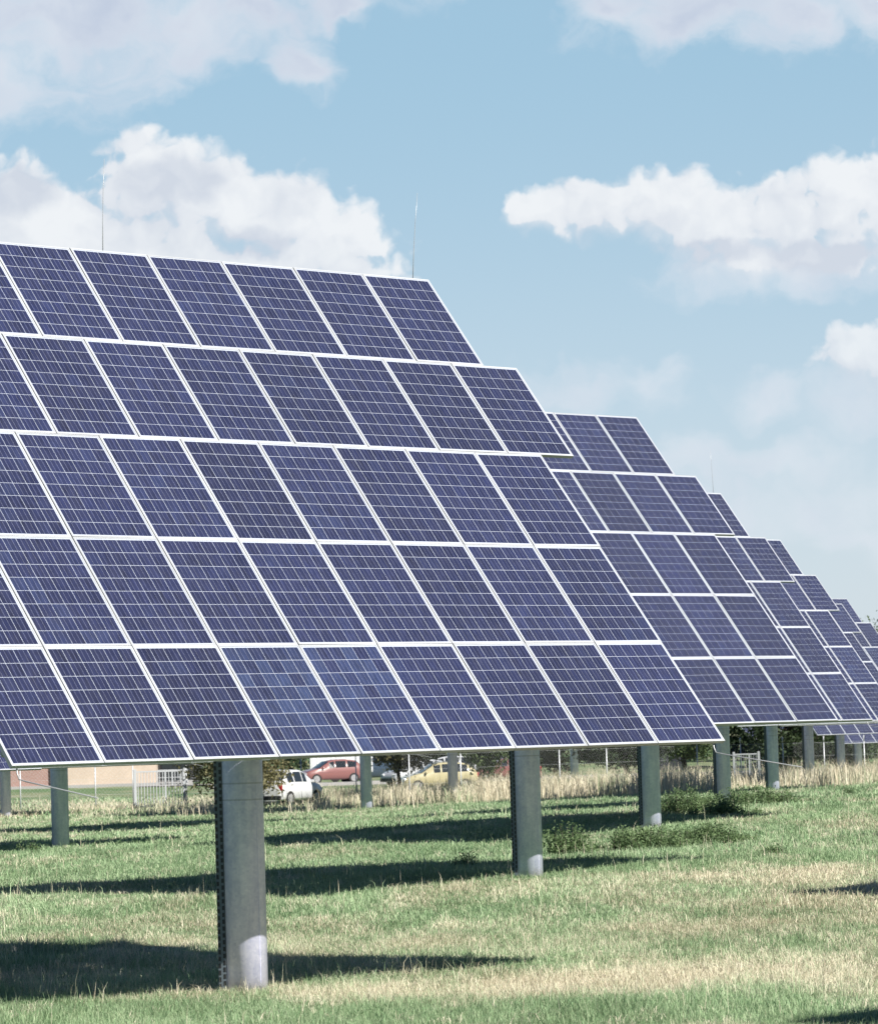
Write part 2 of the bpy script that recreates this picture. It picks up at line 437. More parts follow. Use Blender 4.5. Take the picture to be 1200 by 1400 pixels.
def make_grass_mat():
    mm, t, b = mat('grass_blade')
    a = t.new('ShaderNodeAttribute'); a.attribute_name = 'dry'
    r = t.new('ShaderNodeAttribute'); r.attribute_name = 'rnd'
    gr = t.mix(r.outputs['Fac'], GREEN_D, GREEN_L)
    st = t.mix(r.outputs['Fac'], STRAW_D, STRAW_L)
    c = t.mix(a.outputs['Fac'], gr, st)
    t.put(b.inputs['Base Color'], c); b.inputs['Roughness'].default_value = 0.55; b.inputs['Specular IOR Level'].default_value = 0.3
    tr = t.new('ShaderNodeBsdfTranslucent'); t.put(tr.inputs[0], c)
    mx = t.new('ShaderNodeMixShader'); mx.inputs[0].default_value = 0.3
    t.l.new(b.outputs[0], mx.inputs[1]); t.l.new(tr.outputs[0], mx.inputs[2])
    t.l.new(mx.outputs[0], t.n['Material Output'].inputs[0])
    return mm
M['blade'] = make_grass_mat()
def make_soil_mat():
    mm, t, b = mat('meadow_soil')
    a = t.new('ShaderNodeAttribute'); a.attribute_name = 'dry'
    geo = t.new('ShaderNodeNewGeometry')
    n = t.noise(geo.outputs['Position'], 3.0, 8, 0.7); nf = t.noise(geo.outputs['Position'], 40.0, 4, 0.7)
    f = t.m('ADD', t.m('MULTIPLY', n, 0.5), t.m('MULTIPLY', nf, 0.5))
    gr = t.mix(f, (0.055, 0.105, 0.045), (0.15, 0.23, 0.11)); st = t.mix(f, (0.24, 0.20, 0.13), (0.50, 0.44, 0.32))
    t.put(b.inputs['Base Color'], t.mix(a.outputs['Fac'], gr, st))
    b.inputs['Roughness'].default_value = 0.95; b.inputs['Specular IOR Level'].default_value = 0.1
    bp = t.new('ShaderNodeBump'); bp.inputs['Strength'].default_value = 0.6; bp.inputs['Distance'].default_value = 0.05
    t.put(bp.inputs['Height'], f); t.l.new(bp.outputs[0], b.inputs['Normal'])
    return mm
M['soil'] = make_soil_mat()

# ------------------------------------------------------------------ ground
xs = np.unique(np.concatenate([np.linspace(-40, 55, 140), np.linspace(-120, 120, 41), np.linspace(-4000, 4000, 41)]))
ys = np.unique(np.concatenate([np.linspace(14, 70, 130), np.linspace(70, 330, 150), np.linspace(-150, 14, 15), np.linspace(330, 6000, 30)]))
GX, GY = np.meshgrid(xs, ys)
GZ = gz(GX, GY)
V = np.stack([GX.ravel(), GY.ravel(), GZ.ravel()], 1)
nx, ny = len(xs), len(ys)
ii, jj = np.meshgrid(np.arange(nx - 1), np.arange(ny - 1))
a = (jj * nx + ii).ravel()
F = np.stack([a, a + 1, a + nx + 1, a + nx], 1)
me = np_mesh('ground', V, F, M['soil'], smooth=True, attrs={'dry': np.clip(dryness(V[:, 0], V[:, 1]), 0, 1)})
tag(link(bpy.data.objects.new('ground', me)), 'gently rolling meadow soil under the grass', kind='structure')

# ------------------------------------------------------------------ grass
def blades(n, x, y, h, w, lean, dry, rnd, bend=0.5):
    """curved tapering blades: 5 verts (two quads' worth as tri faces)"""
    z = gz(x, y) - 0.01
    yaw = RNG.uniform(0, 2 * np.pi, n)
    fx, fy = np.cos(yaw), np.sin(yaw)          # width direction
    ly = RNG.uniform(0, 2 * np.pi, n)
    lx, lyy = np.cos(ly) * lean, np.sin(ly) * lean
    b = np.stack([x, y, z], 1)
    wv = np.stack([fx, fy, np.zeros(n)], 1) * w[:, None] * 0.5
    mid = b + np.stack([lx * h * bend * 0.5, lyy * h * bend * 0.5, h * 0.6], 1)
    tip = b + np.stack([lx * h, lyy * h, h * (1 - 0.3 * lean)], 1)
    V = np.stack([b - wv, b + wv, mid - wv * 0.75, mid + wv * 0.75, tip], 1).reshape(-1, 3)
    o = (np.arange(n) * 5)[:, None]
    F = np.concatenate([o + np.array([[0, 1, 3]]), o + np.array([[0, 3, 2]]), o + np.array([[2, 3, 4]])])
    return V, F, np.repeat(dry, 5), np.repeat(rnd, 5)
def scatter(y0, y1, dens, margin=1.22, extra=1.5):
    """uniform points in the wedge seen by the camera, a little wider"""
    hw = lambda y: 0.1235 * margin * y + extra
    area = (hw(y0) + hw(y1)) * (y1 - y0)
    n = int(area * dens)
    y = np.sqrt(RNG.uniform(y0 ** 2, y1 ** 2, n))
    x = RNG.uniform(-1, 1, n) * hw(y)
    return x, y
GV, GF, GD, GR_ = [], [], [], []
off = 0
def add_blades(r):
    global off
    GV.append(r[0]); GF.append(r[1] + off); GD.append(r[2]); GR_.append(r[3]); off += len(r[0])
for (y0, y1, dens, hm, wm) in ((27.0, 36, 2500, 0.060, 0.0042), (36, 46, 1800, 0.060, 0.0055), (46, 62, 1000, 0.060, 0.008), (62, 85, 480, 0.066, 0.012), (85, 132, 190, 0.075, 0.020), (132, 190, 45, 0.11, 0.042)):
    x, y = scatter(y0, y1, dens)
    clump = fbm(x * 1.7, y * 1.1, 61, 3)
    keep = RNG.uniform(0, 1, len(x)) < (0.45 + 1.1 * clump)
    x, y, clump = x[keep], y[keep], clump[keep]
    n = len(x)
    d = dryness(x, y)
    isdry = RNG.uniform(0, 1, n) < d * 0.95
    dv = np.where(isdry, RNG.uniform(0.6, 1.0, n), RNG.uniform(0.0, 0.30, n) + 0.25 * d)
    h = hm * RNG.lognormal(0, 0.42, n) * (0.45 + 1.1 * clump)
    w = wm * RNG.uniform(0.6, 1.3, n)
    rnd = np.clip(RNG.normal(0.5, 0.22, n) + 1.1 * (fbm(x * 0.8, y * 0.32, 71, 4) - 0.5), 0, 1)
    add_blades(blades(n, x, y, h, w, RNG.uniform(0.2, 1.5, n), dv, rnd))
# coarser tufts standing out of the sward
for (y0, y1, nt, sc) in ((28, 46, 1500, 1.0), (46, 80, 1300, 1.35), (80, 128, 700, 2.0)):
    cx, cy = scatter(y0, y1, 1.0); q = RNG.permutation(len(cx))
    while len(cx) < nt:
        a_, b_ = scatter(y0, y1, 2.0); cx = np.concatenate([cx, a_]); cy = np.concatenate([cy, b_])
    cx, cy = cx[:nt], cy[:nt]; nb = 22
    kd = RNG.uniform(0, 1, nt) < 0.25 + 0.9 * dryness(cx, cy)
    sp = np.repeat(RNG.uniform(0.03, 0.11, nt) * sc ** 0.5, nb)
    x = np.repeat(cx, nb) + RNG.normal(0, 1, nt * nb) * sp; y = np.repeat(cy, nb) + RNG.normal(0, 1, nt * nb) * sp * 1.3; n = nt * nb
    kk = np.repeat(kd, nb); tone = np.repeat(RNG.uniform(0.05, 0.75, nt), nb)
    h = np.repeat(RNG.uniform(0.06, 0.15, nt), nb) * RNG.uniform(0.5, 1.2, n) * sc ** 0.25
    add_blades(blades(n, x, y, h, 0.0062 * sc * RNG.uniform(0.6, 1.3, n), RNG.uniform(0.2, 1.6, n), np.where(kk, RNG.uniform(0.6, 1, n), RNG.uniform(0, 0.25, n)), np.clip(np.where(kk, 0.7, tone) + RNG.normal(0, 0.15, n), 0, 1)))
grass_me = np_mesh('grass', np.concatenate(GV), np.concatenate(GF), M['blade'], attrs={'dry': np.concatenate(GD), 'rnd': np.concatenate(GR_)})
tag(link(bpy.data.objects.new('grass', grass_me)), 'short meadow grass, green with straw coloured patches', kind='stuff')

# loose straw stalks standing above the short grass
GV, GF, GD, GR_ = [], [], [], []; off = 0
for (y0, y1, dens, wm) in ((27.5, 46, 9, 0.0045), (46, 75, 5, 0.008), (75, 128, 1.6, 0.014)):
    x, y = scatter(y0, y1, dens)
    cl = fbm(x * 0.5, y * 0.3, 91, 3)
    keep = RNG.uniform(0, 1, len(x)) < np.clip((cl - 0.35) * 3.0, 0.04, 1)
    x, y = x[keep], y[keep]; n = len(x)
    h = RNG.lognormal(math.log(0.19), 0.42, n)
    add_blades(blades(n, x, y, np.minimum(h, 0.55), wm * RNG.uniform(0.7, 1.3, n), RNG.uniform(0.02, 0.35, n), RNG.uniform(0.65, 1, n), RNG.uniform(0.2, 1, n)))
# weedy tufts at the foot of the nearest shadow
for k in range(30):
    cx, cy = RNG.uniform(-4.4, 0.8), RNG.uniform(34.4, 37.6)
    n = int(RNG.integers(3, 11))
    x = cx + RNG.normal(0, 0.07, n); y = cy + RNG.normal(0, 0.07, n)
    add_blades(blades(n, x, y, RNG.uniform(0.08, 0.36, n), RNG.uniform(0.0035, 0.006, n), RNG.uniform(0.1, 1.1, n), RNG.uniform(0.1, 0.9, n), RNG.uniform(0.2, 1, n)))
st_me = np_mesh('grass_stalks', np.concatenate(GV), np.concatenate(GF), M['blade'], attrs={'dry': np.concatenate(GD), 'rnd': np.concatenate(GR_)})
tag(link(bpy.data.objects.new('grass_stalks', st_me)), 'thin dry seed stalks standing above the short grass', kind='stuff')

# unmown straw strip
GV, GF, GD, GR_ = [], [], [], []; off = 0
x, y = scatter(112, 184, 60, 1.25, 3)
edge = 126 + 12 * (fbm(x * 0.16, x * 0 + 3.3, 51, 3) - 0.5) + np.where(x < -7, 10, 0) * np.clip((-7 - x) / 4, 0, 1)
tuft = fbm(x * 0.55, y * 0.22, 83, 3)
prob = np.clip((y - edge) / 14 + 1.6 * (tuft - 0.5), 0, 1) * np.clip(0.15 + 2.6 * (tuft - 0.30), 0.05, 1)
prob = prob * np.where((x > -7.8) & (x < -4.9) & (y < 151), 0.12, 1.0)
prob = prob * np.where(y > 158, 0.45, 1.0)
k = RNG.uniform(0, 1, len(x)) < prob
x, y, tuft = x[k], y[k], tuft[k]; n = len(x)
hh = (0.25 + 1.1 * np.clip(tuft - 0.2, 0, 1)) * np.clip(0.20 + (x + 16) / 24, 0.26, 1.0)
h = hh * RNG.lognormal(-0.1, 0.35, n)
gm = (fbm(x * 0.35, y * 0.25, 87, 3) < 0.42) & (RNG.uniform(0, 1, n) < 0.6)
add_blades(blades(n, x, y, np.minimum(h, 1.25), RNG.uniform(0.012, 0.034, n), RNG.uniform(0.05, 0.75, n), np.where(gm, RNG.uniform(0.2, 0.6, n), RNG.uniform(0.8, 1, n)), np.clip(RNG.normal(0.45, 0.28, n), 0, 1)))
dg = np_mesh('dry_grass', np.concatenate(GV), np.concatenate(GF), M['blade'], attrs={'dry': np.concatenate(GD), 'rnd': np.concatenate(GR_)})
tag(link(bpy.data.objects.new('dry_grass', dg)), 'tall straw coloured grass along the far edge of the field', kind='stuff')

# ------------------------------------------------------------------ solar trackers
PA, PB = 1.006, 1.326            # module pitch
MW, MH = 0.9945, 1.3245
AZ, TILT = R(43.99), R(51.275)
def module_meshes():
    fwd, fd = 0.017, 0.040        # frame face width, depth
    iw, ih = MW - 2 * fwd, MH - 2 * fwd
    me = bpy.data.meshes.new('solar_panel')
    bm = bmesh.new()
    uvl = bm.loops.layers.uv.new('UVMap')
    z0, z1 = -0.004, -0.012
    c = [(-iw / 2, -ih / 2), (iw / 2, -ih / 2), (iw / 2, ih / 2), (-iw / 2, ih / 2)]
    top = [bm.verts.new((x, y, z0)) for x, y in c]; bot = [bm.verts.new((x, y, z1)) for x, y in c]
    f = bm.faces.new(top); f.material_index = 0
    mg = 0.010                    # white margin round the cell field
    for l in f.loops:
        x, y = l.vert.co.x, l.vert.co.y
        l[uvl].uv = ((x + iw / 2 - mg) / (iw - 2 * mg), (y + ih / 2 - mg) / (ih - 2 * mg))
    f = bm.faces.new(bot[::-1]); f.material_index = 1
    for k in range(4):
        f = bm.faces.new((top[k], bot[k], bot[(k + 1) % 4], top[(k + 1) % 4])); f.material_index = 1
    bm.to_mesh(me); bm.free(); me.materials.append(M['cell']); me.materials.append(M['back'])
    b = MB()
    b.box((0, -MH / 2 + fwd / 2, -fd / 2), (MW, fwd, fd)); b.box((0, MH / 2 - fwd / 2, -fd / 2), (MW, fwd, fd))
    b.box((-MW / 2 + fwd / 2, 0, -fd / 2), (fwd, MH - 2 * fwd, fd)); b.box((MW / 2 - fwd / 2, 0, -fd / 2), (fwd, MH - 2 * fwd, fd))
    return me, b.mesh('panel_frame', M['frame'])
ME_PANEL, ME_FRAME = module_meshes()
ROWS = [(9, 0.0), (9, 0.0), (9, 0.0), (10, 0.5), (9, 0.0)]      # bottom to top: count, overhang
def part_meshes():
    P_ = {}
    b = MB(); b.tube((-4.6, 0, 0), (4.6, 0, 0), 0.11, n=16); P_['torque_tube'] = b.mesh('torque_tube', M['rail'])
    b = MB(); b.box((0, 0, 0), (0.06, 6.1, 0.10)); P_['beam'] = b.mesh('beam', M['rail'])
    b = MB(); b.box((0, 0, 0), (9.0, 0.045, 0.045)); P_['rail'] = b.mesh('rail', M['rail'])
    b = MB(); b.tube((0, 0, -0.32), (0, 0, 0.0), 0.29, 0.29, 24); b.tube((0, 0, 0.0), (0, 0, 0.16), 0.20, 0.20, 20); b.box((0.0, -0.05, 0.15), (0.55, 0.34, 0.24), bev=0.02)
    P_['slew_drive'] = b.mesh('slew_drive', M['rail'])
    # perforated cable tray
    b = MB(); b.box((0, 0, 0), (0.085, 0.05, 2.6)); b.mi = 1
    k = 0; z = -1.26
    while z < 1.26:
        for xx in (-0.026, 0.026):
            b.box((xx, -0.0255, z + (0.03 if xx > 0 else 0)), (0.024, 0.006, 0.042))
        z += 0.066
    P_['cable_tray'] = b.mesh('cable_tray', [M['tray'], M['dark']])
    b = MB(); b.box((0, 0, 0), (0.26, 0.15, 0.36), bev=0.012); b.box((0, -0.078, 0), (0.22, 0.012, 0.31), bev=0.004); b.tube((0.05, 0, -0.18), (0.05, 0.02, -0.42), 0.018, n=8)
    P_['control_box'] = b.mesh('control_box', M['box'])
    b = MB(); b.path([(0, 0, 0.3), (-0.10, -0.05, 0.05), (-0.16, -0.06, -0.18), (-0.10, -0.03, -0.36), (0.0, 0, -0.42), (0.03, 0.02, -0.62)], 0.013, 6); P_['cable'] = b.mesh('cable', M['dark'])
    b = MB(); b.path([(0, 0, 0), (0, 0, 0.35), (0.006, 0, 0.66), (0.02, 0, 1.0)], [0.0045, 0.004, 0.003, 0.002], 6); P_['lightning_rod'] = b.mesh('lightning_rod', M['rod'])
    b = MB(); b.path([(0, 0, 0.06), (0.0, -0.02, -0.06), (0, -0.05, -0.11), (0, -0.18, -0.13), (0, -1.35, -0.27)], [0.007, 0.007, 0.006, 0.006, 0.005], 6); P_['ground_rod'] = b.mesh('ground_rod', M['rod'])
    return P_
PM = part_meshes()
def pole_mesh(h):
    b = MB(); n = 40
    b.tube((0, 0, -0.5), (0, 0, h), 0.207, 0.207, n)
    b.box((0.0, -0.208, h / 2 - 0.2), (0.004, 0.004, h - 0.1), Euler((0, 0, 0)).to_matrix())
    return b.mesh('pole', M['pole'])
ORDER = []
def child(name, me, parent, loc=(0, 0, 0), rot=(0, 0, 0)):
    o = bpy.data.objects.new(name, me); o.location = loc; o.rotation_euler = rot
    return link(o, parent)
def tracker(base, centre_z, t, label, az=AZ, tilt=TILT, box=False, tints=(), rods=True, tray=True):
    """base: pole foot on plan; centre_z: height of the middle of the panel plane; t: how far the plane stands before the pole axis"""
    z0 = g(*base)
    root = empty('solar_tracker', (base[0], base[1], z0), az)
    tag(root, label, 'solar tracker', 'pole mounted solar trackers in the meadow')
    zc = centre_z - z0
    ct, st = math.cos(tilt), math.sin(tilt)
    def L(x, v, w): return (x, -t + v * ct - w * st, zc + v * st + w * ct)
    hp = zc - 0.42
    pole = child('pole', pole_mesh(hp), root)
    an = math.atan2(-0.26, -0.966) - az
    if tray: child('cable_tray', PM['cable_tray'], pole, (math.cos(an) * 0.226, math.sin(an) * 0.226, 1.32), (0, 0, -az - R(24)))
    if box:
        an2 = math.atan2(-0.55, -0.84) - az
        child('control_box', PM['control_box'], pole, (math.cos(an2) * 0.30, math.sin(an2) * 0.30, hp - 0.38), (0, 0, an2 + R(90)))
    child('cable', PM['cable'], root, (math.cos(an) * 0.25, math.sin(an) * 0.25, hp - 0.02), (0, 0, -az))
    child('slew_drive', PM['slew_drive'], root, (0, 0, hp + 0.12))
    child('torque_tube', PM['torque_tube'], root, L(0, 0.0, -0.29), (tilt, 0, 0))
    for x in (-3.6, -1.2, 1.2, 3.6): child('beam', PM['beam'], root, L(x, 0.1, -0.135), (tilt, 0, 0))
    for r in range(5):
        for s in (-0.36, 0.36): child('rail', PM['rail'], root, L(ROWS[r][1] * 0, (r - 2 + s) * PB, -0.0635), (tilt, 0, 0))
    for r, (cnt, e) in enumerate(ROWS):
        for i in range(cnt):
            x = (4.5 + e - i - 0.5) * PA
            p = child('solar_panel', ME_PANEL, root, L(x, (r - 2) * PB, 0), (tilt + random.gauss(0, 0.0022), random.gauss(0, 0.0022), random.gauss(0, 0.0008)))
            p['tint'] = float(tints.get((r, i), max(0, random.gauss(-0.05, 0.16)))) if isinstance(tints, dict) else float(max(0, random.gauss(-0.05, 0.16)))
            child('panel_frame', ME_FRAME, p)
    if rods:
        for u in (0.22, 4.55, 8.8):
            p = L((4.5 - u) * PA, 2.5 * PB - 0.02, -0.05)
            child('lightning_rod', PM['lightning_rod'], root, p, (0, random.gauss(0.03, 0.03), random.uniform(0, 6)))
        for u in (0.12, 8.9):
            child('ground_rod', PM['ground_rod'], root, L((4.5 - u) * PA, -2.5 * PB + 0.04, -0.06), (0, 0, R(-8)))
    ORDER.append(root)
    return root
G5 = {(0, 5): 0.75, (0, 4): 0.55, (0, 6): 0.15, (1, 7): 0.2}
C1 = [((-2.00, 35.72), 2.370, 0.21), ((1.24, 56.77), 2.521, 0.44), ((4.30, 77.50), 2.488, 0.32), ((7.45, 98.85), 2.434, 0.50), ((10.94, 122.96), 2.350, 0.37), ((14.58, 147.31), 2.269, 0.50),
      ((18.4, 171.0), 1.75, 0.4), ((21.8, 194.0), 1.15, 0.4)]
L1 = ['nearest and largest solar tracker, filling the left half of the picture on the thickest pole',
      'second largest solar tracker, behind the right edge of the nearest, with a control box',
      'third solar tracker back, its bare pole rising behind the low green brambles',
      'fourth solar tracker back in the main row, pole foot beside the second bramble patch',
      'fifth solar tracker back, its panels showing only as a narrow strip behind the fourth',
      'sixth solar tracker back, pole standing in the edge of the straw grass',
      'seventh solar tracker back, low in the dip, its lower panels seen under the larger ones',
      'farthest solar tracker of the main row, low behind straw at the right edge']
for k, ((b, c, t), lab) in enumerate(zip(C1, L1)):
    tracker(b, c + CAM_Z, t, lab, box=k in (1, 5), rods=k in (0, 2), tints=G5 if k == 0 else {}, az=AZ + (0, 0, 0, 0, 0.01, -0.012, 0.0, 0.02)[k])
C2 = [((-12.4, 66.0), 2.05), ((-9.2, 87.0), 1.93), ((-6.05, 108.0), 1.98), ((-2.85, 129.2), 1.95), ((0.25, 150.0), 1.95), ((3.5, 171), 1.8), ((6.7, 192), 1.6)]
L2 = ['solar tracker at the left edge whose lower right corner peeps past the nearest one',
      'solar tracker behind the nearest, its slim pole standing near the left edge of the grass',
      'solar tracker hidden behind the nearest one, its pole straight behind the thick front pole',
      'solar tracker behind the nearest, its slim pole standing in front of the red car',
      'solar tracker whose thin pole rises out of the straw grass beside the yellow car',
      'solar tracker hidden behind the second large one, its pole behind the control box pole',
      'distant solar tracker whose thin pole stands in the straw before the brown bush']
for (b, c), lab in zip(C2, L2):
    tracker(b, c + CAM_Z, 0.38, lab, az=AZ + random.gauss(0, 0.01), tilt=TILT + random.gauss(0, 0.006), rods=b[1] > 100, tray=False)
tracker((-16.75, 139.0), 1.75 + CAM_Z, 0.38, 'solar tracker whose thin dark pole is the leftmost, before the red brick wall', rods=False, tray=False)
tracker((22.0, 256.0), 0.9 + CAM_Z, 0.38, 'tiny far solar tracker with pale panels seen under the second and third ones', tilt=R(44), az=AZ + 0.05)
for (b, c), lab in zip([((12.95, 25.0), 2.4), ((14.9, 45.8), 2.5), ((17.85, 65.5), 2.5), ((20.9, 86.5), 2.5)],
                       ['solar tracker beyond the right edge that shades the bottom right corner', 'solar tracker beyond the right edge that shades the straw patch', 'solar tracker beyond the right edge shading the green grass', 'farthest solar tracker beyond the right edge']):
    tracker(b, c + CAM_Z, 0.38, lab)
# ------------------------------------------------------------------ vegetation
M['leaf_green'] = foliage('leaf_green', (0.035, 0.060, 0.022), (0.12, 0.17, 0.065))
M['leaf_dark'] = foliage('leaf_dark', (0.018, 0.034, 0.017), (0.065, 0.095, 0.042), 0.2)
M['leaf_brown'] = foliage('leaf_brown', (0.075, 0.075, 0.035), (0.27, 0.25, 0.14))
M['leaf_shrub'] = foliage('leaf_shrub', (0.05, 0.095, 0.04), (0.23, 0.32, 0.15), 0.4)
M['bark'] = plain('bark', (0.065, 0.052, 0.042), 0.9, 0, 0.35, 9)
def leaf_cloud(cent, sig, n_each, size, name, material):
    cent = np.asarray(cent, float); k = len(cent)
    idx = np.repeat(np.arange(k), n_each); n = len(idx)
    p = cent[idx] + RNG.normal(0, 1, (n, 3)) * np.asarray(sig)[idx]
    s = size * RNG.uniform(0.55, 1.35, n)
    a = RNG.normal(0, 1, (n, 3)); a /= np.linalg.norm(a, axis=1)[:, None]
    b = np.cross(a, RNG.normal(0, 1, (n, 3))); b /= np.linalg.norm(b, axis=1)[:, None]
    V = np.stack([p - a * s[:, None], p + b * s[:, None] * 0.45, p + a * s[:, None], p - b * s[:, None] * 0.45], 1).reshape(-1, 3)
    F = np.arange(n * 4).reshape(-1, 4)
    cl = RNG.uniform(0, 1, k)
    rnd = np.clip(cl[idx] * 0.6 + RNG.uniform(0, 0.5, n), 0, 1)
    return np_mesh(name, V, F, material, attrs={'rnd': np.repeat(rnd, 4)})
def tree(name, label, x, y, h, crown_r, low, material, n_cl=60, n_leaf=60, leaf=0.10, trunk_r=0.13, group=None, cat='tree', squash=0.85, seed=0):
    rnd = random.Random(seed); z = g(x, y)
    root = tag(empty(name, (x, y, z)), label, cat, group)
    b = MB()
    bend = (rnd.uniform(-0.2, 0.2), rnd.uniform(-0.2, 0.2))
    th = low + (h - low) * 0.6
    pts = [(0, 0, -0.2), (bend[0] * 0.3, bend[1] * 0.3, low * 0.6), (bend[0], bend[1], low + 0.2), (bend[0] * 0.6, bend[1] * 1.3, th)]
    b.path(pts, [trunk_r * 1.25, trunk_r, trunk_r * 0.8, trunk_r * 0.3], 10)
    tips = []
    zc = (h + low) / 2; hz = (h - low) / 2
    for k in range(n_cl):
        u = rnd.uniform(-1, 1); ph = rnd.uniform(0, 2 * math.pi); rr = rnd.uniform(0.45, 1.0) ** 0.6
        q = math.sqrt(1 - u * u)
        lump = 0.78 + 0.35 * math.sin(ph * 3 + seed) * math.sin(u * 4 + seed * 1.7)
        tips.append((q * math.cos(ph) * crown_r * rr * lump, q * math.sin(ph) * crown_r * rr * lump, zc + u * hz * rr * squash / 0.85))
    for k in range(0, n_cl, 3):
        t = Vector(tips[k]); s = Vector((bend[0], bend[1], min(th * 0.95, max(low * 0.8, t.z * 0.75))))
        mid = (s + t) * 0.5 + Vector((0, 0, -0.12 * (t - s).length * 0.5))
        b.path([s, mid, t], [trunk_r * 0.38, trunk_r * 0.22, trunk_r * 0.07], 6)
    b.build('trunk', M['bark'], root)
    sig = [[crown_r * rnd.uniform(0.09, 0.17)] * 2 + [hz * rnd.uniform(0.07, 0.14)] for _ in tips]
    link(bpy.data.objects.new('crown', leaf_cloud(tips, sig, n_leaf, leaf, 'crown', material)), root)
    return root
def shrub(name, label, x, y, rx, ry, h, n, material, leaf=0.04, group=None, cat='shrub', seed=0):
    rnd = random.Random(seed); z = g(x, y)
    root = tag(empty(name, (x, y, z)), label, cat, group)
    b = MB(); c = []; sg = []
    for k in range(n):
        px, py = rnd.gauss(0, rx * 0.5), rnd.gauss(0, ry * 0.5)
        hh = h * rnd.choice((0.4, 0.55, 0.7, 0.85, 1.0, 1.35)) * rnd.uniform(0.8, 1.1) * max(0.3, 1 - 0.5 * (px / rx) ** 2)
        bx, by = px + rnd.gauss(0, 0.06), py + rnd.gauss(0, 0.06)
        b.path([(px, py, -0.05 + 0 * z), ((px + bx) / 2 + rnd.gauss(0, 0.02), (py + by) / 2, hh * 0.55), (bx, by, hh)], [0.009, 0.006, 0.003], 5)
        for q in (0.25, 0.5, 0.75, 1.0):
            c.append((px + (bx - px) * q, py + (by - py) * q, hh * q)); sg.append((0.07, 0.07, 0.06 * max(h, 0.3) / 0.4))
    b.build('stem', M['bark'], root)
    link(bpy.data.objects.new('foliage', leaf_cloud(c, sg, 26, leaf, 'foliage', material)), root)
    return root

def near(px, D): return at(px, D)
for k, (px, D, rx, ry, h, n, lab) in enumerate([
    (880, 68.5, 0.75, 0.5, 0.42, 95, 'dark green bramble patch in front of the third tracker pole'),
    (958, 69.5, 0.65, 0.5, 0.36, 80, 'paler low bramble patch right of the third tracker pole'),
    (938, 84.0, 0.8, 0.7, 0.52, 95, 'shaded bramble clump just behind the third tracker pole'),
    (1028, 90.0, 0.9, 0.7, 0.46, 100, 'wide bramble patch at the foot of the fourth and fifth tracker poles'),
    (985, 82.0, 0.5, 0.5, 0.40, 50, 'small bramble tuft before the fourth tracker pole'),
    (771, 67.0, 0.32, 0.3, 0.55, 46, 'dark upright weed bush right of the second tracker pole')]):
    x, y = near(px, D)
    shrub('bramble', lab, x, y, rx * 1.2, ry, h * 0.72, int(n * 0.8), M['leaf_shrub'], 0.030, 'brambles around the tracker poles', 'bramble', seed=40 + k)
for k, (px, D, h, lab) in enumerate([(628, 62, 0.34, 'lone leafy weed in the green grass left of the second tracker pole'),
                                     (1045, 60, 0.2, 'flat leafy weed in the grass below the wide bramble patch'),
                                     (40, 85, 0.35, 'leafy weed in the shadow beside the slim left pole'),
                                     (1160, 105, 0.3, 'broad leafy weed at the edge of the straw grass on the right')]):
    x, y = near(px, D)
    shrub('weed', lab, x, y, 0.22, 0.2, h * 0.7, 5, M['leaf_shrub'], 0.022, 'leafy weeds in the meadow', 'weed', seed=70 + k)

# trees along the fence and the road: (px, D, h, crown, low, mat, clusters, leaves, leaf size, trunk, label)
TREES = [
    (328, 145.5, 4.4, 2.9, 0.62, 'leaf_brown', 210, 80, 0.085, 0.17, 'brownish low branching tree behind the thick front pole'),
    (546, 172, 4.2, 2.0, 1.3, 'leaf_brown', 100, 60, 0.085, 0.10, 'slender brown leaved sapling before the silver cars'),
    (668, 168, 4.8, 2.0, 0.9, 'leaf_green', 120, 70, 0.09, 0.10, 'green tree with drooping twigs left of the control box pole'),
    (762, 196, 4.0, 1.9, 0.5, 'leaf_brown', 80, 60, 0.09, 0.12, 'bushy tan leaved tree right of the control box pole'),
    (857, 182, 5.2, 3.3, 1.0, 'leaf_dark', 190, 80, 0.10, 0.17, 'dark full crowned tree left of the third tracker pole'),
    (937, 184, 4.6, 2.2, 1.2, 'leaf_green', 140, 70, 0.09, 0.15, 'round green tree with a dark forked trunk between the third and fourth poles'),
    (1075, 205, 5.6, 3.0, 0.35, 'leaf_dark', 170, 80, 0.11, 0.16, 'dark drooping tree between the fifth and sixth tracker poles'),
    (1150, 212, 5.6, 3.2, 0.25, 'leaf_dark', 170, 80, 0.11, 0.16, 'dark low crowned tree right of the sixth tracker pole'),
]
for k, (px, D, h, cr, low, mt, nc, nl, lf, tr_, lab) in enumerate(TREES):
    x, y = at(px, D)
    tree('broadleaf_tree', lab, x, y, h, cr, low, M[mt], nc, nl, lf, tr_, 'trees along the fence and the road', seed=k + 3)
# wood edge far behind
WOOD = [(330, 300, 5.5), (400, 300, 5.8), (470, 300, 6.0), (540, 298, 6.5), (610, 300, 6.2), (680, 300, 6.8), (745, 300, 7.0), (810, 302, 7.2), (880, 304, 7.0), (950, 303, 8.0), (1015, 292, 8.5), (1065, 286, 9.2), (1120, 284, 9.8), (1180, 282, 10.8), (1243, 280, 11.2), (1310, 284, 11.5)]
for k, (px, D, h) in enumerate(WOOD):
    x, y = at(px, D)
    where = 'at the right edge, its top showing against the sky' if px == 1180 else ('above the red car' if px == 400 else None)
    lab = ('dark evergreen tree %s' % where) if where else 'dark evergreen tree in the wood edge beyond the road'
    tree('evergreen_tree', lab, x, y, h, 3.0, 0.1 if px > 990 else 0.25, M['leaf_dark'] if k % 3 else M['leaf_green'], 110, 70, 0.17, 0.18, 'evergreens of the wood edge', seed=k + 31)

